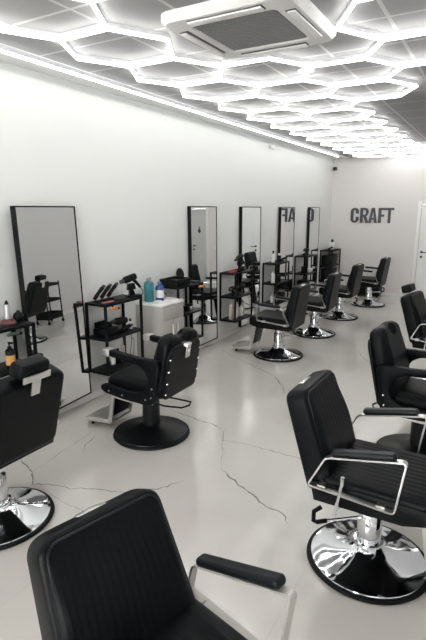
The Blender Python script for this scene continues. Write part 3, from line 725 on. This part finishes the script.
bottle((.17, sy + .475, MID), .11, .024, 'white_plastic', 'black_plastic', 'short white bottle with black cap on the middle board of the clipper shelf')
bottle((.10, sy + .26, BOT), .13, .026, 'white_plastic', 'white_plastic', 'white pump bottle, left of three on the lowest board of the clipper shelf', 'spray', group='bottles low on the clipper shelf')
bottle((.10, sy + .34, BOT), .15, .029, 'black_plastic', 'black_plastic', 'black bottle, middle of three on the lowest board of the clipper shelf', 'screw', group='bottles low on the clipper shelf')
bottle((.10, sy + .42, BOT), .20, .024, 'beige_plastic', 'beige_plastic', 'tall beige bottle, right of three on the lowest board of the clipper shelf', 'tall', group='bottles low on the clipper shelf')
for k, lab in enumerate(('black power cable drooping from the right end of the clipper shelf', 'thin grey power cable looped lower beside the sink cabinet')):
    m_ = MB(); yy = sy + .585 + .05 * k; pts = []
    for t_ in range(25):
        u_ = t_ / 24; pts.append((.045 + .10 * u_ + .02 * math.sin(9 * u_), yy - .01 + .022 * math.sin(11 * u_ + k), max(.0035, (.66 * (1 - u_) + .07 * math.sin(13 * u_)) if k == 0 else (.50 * (1 - u_) + .06 * math.sin(15 * u_)))))
    m_.tube(pts, .003, 6); o = m_.build('power_cable', M['rubber'] if k == 0 else M['camera_grey']); tag(o, lab, 'cable')
# sink top
cz = ch + .026
bottle((.10, 4.31, cz), .27, .056, 'teal', 'clear_plastic', 'big clear bottle of teal liquid at the back of the sink top', 'tall')
bottle((.17, 4.415, cz), .21, .047, 'blue', 'blue', 'dark blue bottle with white label on the sink top', 'tall', 'label')
block('soap_dish', 'small white dish by the bottles on the sink top', 'dish', (.22, 4.315, cz), (.06, .07, .02), 'white_plastic', extra='dish')
# basket shelf
sy = SH['B']
o = thing('basket', 'dark rectangular basket on top of the shelf next to the sink cabinet', 'basket', (.14, sy + .13, TOP))
m_ = MB()
for q in ((-.12, .12, -.15, -.14), (-.12, .12, .14, .15), (-.12, -.11, -.14, .14), (.11, .12, -.14, .14)): m_.box(q[0], q[1], q[2], q[3], .0005, .085, .002)
m_.box(-.11, .11, -.14, .14, .0005, .01); m_.build('basket_body', M['black_plastic'], o)
m_ = MB(); m_.box(-.11, .11, -.138, .138, .012, .06, .01); m_.build('lining', M['rubber'], o)
o = thing('hand_mirror', 'round black hand mirror standing behind the basket', 'hand mirror', (.035, sy + .385, TOP))
m_ = MB(); m_.lathe([(0, 0), (.075, 0), (.08, .006), (.075, .014), (0, .014)], mtx=Matrix.Translation((0, 0, .095)) @ Matrix.Rotation(R(78), 4, 'Y'), n=28); m_.build('disc', M['black_plastic'], o)
m_ = MB(); m_.tube([(0.005, 0, .02), (.005, 0, .0008)], .011, 10); m_.build('handle', M['black_plastic'], o)
block('comb', 'pale comb lying in front of the round hand mirror', 'comb', (.15, sy + .345, TOP), (.03, .12, .03), 'white_plastic', R(-25), .003, 'comb_body')
o = thing('sponge', 'small pink sponge on the shelf next to the dark basket', 'sponge', (.11, sy + .44, TOP)); m_ = MB(); m_.box(-.03, .03, -.035, .035, .0005, .05, .012); m_.build('foam', M['pink'], o)
block('scissors_case', 'flat black case on the right end of the basket shelf', 'case', (.19, sy + .46, TOP), (.10, .13, .016), 'black_plastic')
hanger((.272, sy + .46, TOP), 'orange trimmer hooked under the front edge of the basket shelf', 'orange')
o = thing('trimmer', 'white trimmer standing at the left of the middle board of the basket shelf', 'trimmer', (.20, sy + .08, MID))
m_ = MB(); m_.lathe([(0, .0005), (.026, .0005), (.028, .01), (.02, .05), (.026, .10), (.03, .13), (.02, .155), (0, .157)], n=18); m_.build('trimmer_body', M['white_plastic'], o)
m_ = MB(); m_.lathe([(0, 0), (.012, 0), (.01, .006), (0, .006)], mtx=Matrix.Translation((.027, -.005, .12)) @ Matrix.Rotation(PI / 2, 4, 'Y'), n=14); m_.build('button', M['black_plastic'], o)
bottle((.13, sy + .20, MID), .28, .032, 'beige_plastic', 'beige_plastic', 'tall pinkish beige bottle on the middle board of the basket shelf', 'tall')
for k, (lab, mm, hh) in enumerate((('squat black jar on the middle board of the basket shelf', 'black_plastic', .055), ('squat white jar with dark lid on the middle board of the basket shelf', 'white_plastic', .065))):
    o = thing('jar', lab, 'jar', (.17 - .03 * k, sy + .33 + .10 * k, MID)); m_ = MB(); m_.lathe([(0, .0005), (.038, .0005), (.04, .005), (.04, hh * .65), (0, hh * .65)], n=20); m_.build('jar_body', M[mm], o)
    m_ = MB(); m_.lathe([(0, hh * .66), (.042, hh * .66), (.042, hh), (0, hh)], n=20); m_.build('lid', M['black_plastic'], o)
bottle((.20, sy + .34, BOT), .13, .03, 'white_plastic', 'white_plastic', 'white bottle on the lowest board of the basket shelf')
bottle((.12, sy + .20, BOT), .16, .03, 'black_plastic', 'black_plastic', 'black bottle on the lowest board of the basket shelf')
# pale bottle shelf
sy = SH['C']
dryer((.15, sy + .38, TOP), R(80), 'black hair dryer upright in its stand beside a red comb')
block('comb', 'red comb lying on top of the shelf of pale bottles', 'comb', (.16, sy + .12, TOP), (.03, .17, .030), 'red', R(-20), .003, 'comb_body')
clipper((.20, sy + .17, TOP), R(75), 'black clipper lying by the red comb', lean=14)
dryer((.14, sy + .14, MID), R(100), 'black hair dryer lying on the middle board above the pale bottles, left one', False)
dryer((.16, sy + .40, MID), R(75), 'black hair dryer lying on the middle board above the pale bottles, right one', False)
for k, (hh, rr, mm, lab) in enumerate(((.25, .030, 'cream_plastic', 'tall cream bottle, first from the left in the row of pale bottles'), (.19, .030, 'white_plastic', 'white bottle, second from the left in the row of pale bottles'), (.22, .028, 'cream_plastic', 'cream bottle, third in the row of pale bottles'), (.16, .032, 'white_plastic', 'low white bottle, fourth in the row of pale bottles'), (.23, .027, 'beige_plastic', 'beige bottle, last on the right in the row of pale bottles'))):
    bottle((.15 + .02 * (k % 2), sy + .09 + .095 * k, BOT), hh, rr, mm, mm, lab, 'tall', group='row of pale bottles')
# shelves further back
sy = SH['D']
bottle((.12, sy + .18, TOP), .20, .03, 'white_plastic', 'black_plastic', 'white bottle with black cap on top of the shelf left of the lettered mirror')
bottle((.17, sy + .32, TOP), .15, .035, 'black_plastic', 'white_plastic', 'black bottle on top of the shelf left of the lettered mirror', 'spray')
bottle((.15, sy + .12, MID), .19, .036, 'white_plastic', 'white_plastic', 'thick white bottle on the middle board left of the lettered mirror', 'tall')
block('clipper_box', 'small black box on the middle board left of the lettered mirror', 'box', (.15, sy + .27, MID), (.12, .12, .12), 'black_plastic')
bottle((.14, sy + .12, BOT), .15, .028, 'white_plastic', 'cream_plastic', 'left white bottle on the lowest board left of the lettered mirror', group='low white bottles near the lettered mirror')
bottle((.14, sy + .28, BOT), .13, .03, 'white_plastic', 'white_plastic', 'right white bottle on the lowest board left of the lettered mirror', group='low white bottles near the lettered mirror')
sy = SH['E']
o = thing('hair_dryer', '', 'hair dryer'); bpy.data.objects.remove(o)
dryer((.14, sy + .30, TOP), R(80), 'black hair dryer lying on the shelf right of the lettered mirror', False)
block('product_box', 'white box on the middle board right of the lettered mirror', 'box', (.18, sy + .38, MID), (.10, .12, .07), 'white_plastic')
o = thing('jar', 'black jar on the middle board right of the lettered mirror', 'jar', (.14, sy + .20, MID)); m_ = MB(); m_.lathe([(0, .0005), (.055, .0005), (.057, .008), (.057, .09), (0, .09)], n=20); m_.build('jar_body', M['black_plastic'], o); m_ = MB(); m_.lathe([(0, .091), (.059, .091), (.059, .12), (0, .12)], n=20); m_.build('lid', M['black_plastic'], o)
sy = SH['F']
bottle((.15, sy + .40, TOP), .22, .055, 'white_plastic', 'black_plastic', 'white bottle with black cap on the far corner shelf')
clipper((.16, sy + .12, TOP), R(80), 'black clipper lying on the far corner shelf', lean=10)
block('storage_box', 'large black box on the middle board of the far corner shelf', 'box', (.14, sy + .30, MID), (.22, .46, .22), 'black_plastic')
block('storage_box', 'large black box on the lowest board of the far corner shelf', 'box', (.14, sy + .30, BOT), (.22, .46, .26), 'black_plastic')

sy = SH['D']
clipper((.16, sy + .42, TOP), R(80), 'black clipper lying beside the two bottles, left of the lettered mirror', lean=10)
dryer((.15, sy + .49, MID), R(185), 'black hair dryer lying at the right of the middle board, left of the lettered mirror', False)
block('storage_box', 'black box on the lowest board left of the lettered mirror', 'box', (.15, sy + .44, BOT), (.16, .14, .15), 'black_plastic')
sy = SH['E']
clipper((.15, sy + .08, TOP), R(80), 'black clipper lying at the left end of the shelf right of the lettered mirror', lean=12)
block('storage_box', 'black box on the lowest board right of the lettered mirror', 'box', (.14, sy + .20, BOT), (.18, .24, .20), 'black_plastic')
bottle((.17, sy + .43, BOT), .18, .03, 'cream_plastic', 'cream_plastic', 'cream bottle on the lowest board right of the lettered mirror', 'tall')
# ------------------------------------------------------------------ floor clutter and trolley
o = thing('storage_crate', 'low black crate on the floor by the sign wall behind the farthest chair', 'crate', (1.02, YB - .22, 0))
m_ = MB(); m_.box(-.25, .25, -.16, .16, .03, .20, .008); m_.build('case', M['black_plastic'], o)
m_ = MB(); m_.box(-.24, .24, -.15, .15, .2005, .225, .006); m_.build('lid', M['rubber'], o)
for sx in (-1, 1):
    for sy_ in (-1, 1): m_ = MB(); m_.lathe([(0, .0005), (.02, .0005), (.02, .029), (0, .029)], c=(sx * .2, sy_ * .12, 0), n=12); m_.build('foot', M['rubber'], o)
tr = thing('salon_trolley', 'black three tier trolley by the right wall, seen in the leaning mirror', 'trolley', (3.70, 7.15, 0), 0)
tw, td = .44, .30
for sx in (-1, 1):
    for sy_ in (-1, 1):
        m_ = MB(); x, y = sx * (td / 2 - .01), sy_ * (tw / 2 - .01); m_.box(x - .009, x + .009, y - .009, y + .009, .07, .82); m_.build('post', M['black_metal'], tr)
        m_ = MB(); m_.lathe([(0, -.012), (.028, -.012), (.03, 0), (.028, .012), (0, .012)], mtx=Matrix.Translation((x, y, .031)) @ Matrix.Rotation(PI / 2, 4, 'X'), n=16); m_.box(x - .012, x + .012, y - .016, y + .016, .05, .072); m_.build('caster', M['rubber'], tr)
for z in (.10, .44, .74):
    m_ = MB(); m_.box(-td / 2, td / 2, -tw / 2, tw / 2, z, z + .006)
    for q in ((-td / 2, -td / 2 + .004, -tw / 2, tw / 2), (td / 2 - .004, td / 2, -tw / 2, tw / 2), (-td / 2, td / 2, -tw / 2, -tw / 2 + .004), (-td / 2, td / 2, tw / 2 - .004, tw / 2)): m_.box(q[0], q[1], q[2], q[3], z, z + (.05 if z > .2 else .12))
    m_.build('tray', M['black_metal'], tr)

# ------------------------------------------------------------------ camera, world, view
cam = bpy.data.cameras.new('camera'); co = bpy.data.objects.new('camera', cam); COL.objects.link(co)
cam.sensor_fit = 'VERTICAL'; cam.sensor_height = 36; cam.lens = 36 * 488 / 640; cam.clip_start = .05
co.location = (3.446, 0, 1.9); co.rotation_euler = (R(90 - 12.814), 0, R(30.262))
sc_ = bpy.context.scene; sc_.camera = co
w_ = bpy.data.worlds.new('world'); w_.use_nodes = True; sc_.world = w_
w_.node_tree.nodes['Background'].inputs[0].default_value = (.83, .82, .80, 1); w_.node_tree.nodes['Background'].inputs[1].default_value = 5.6
vs_ = sc_.view_settings; vs_.view_transform = 'Standard'; vs_.look = 'None'; vs_.gamma = 1; vs_.use_curve_mapping = False; vs_.exposure = 1.52
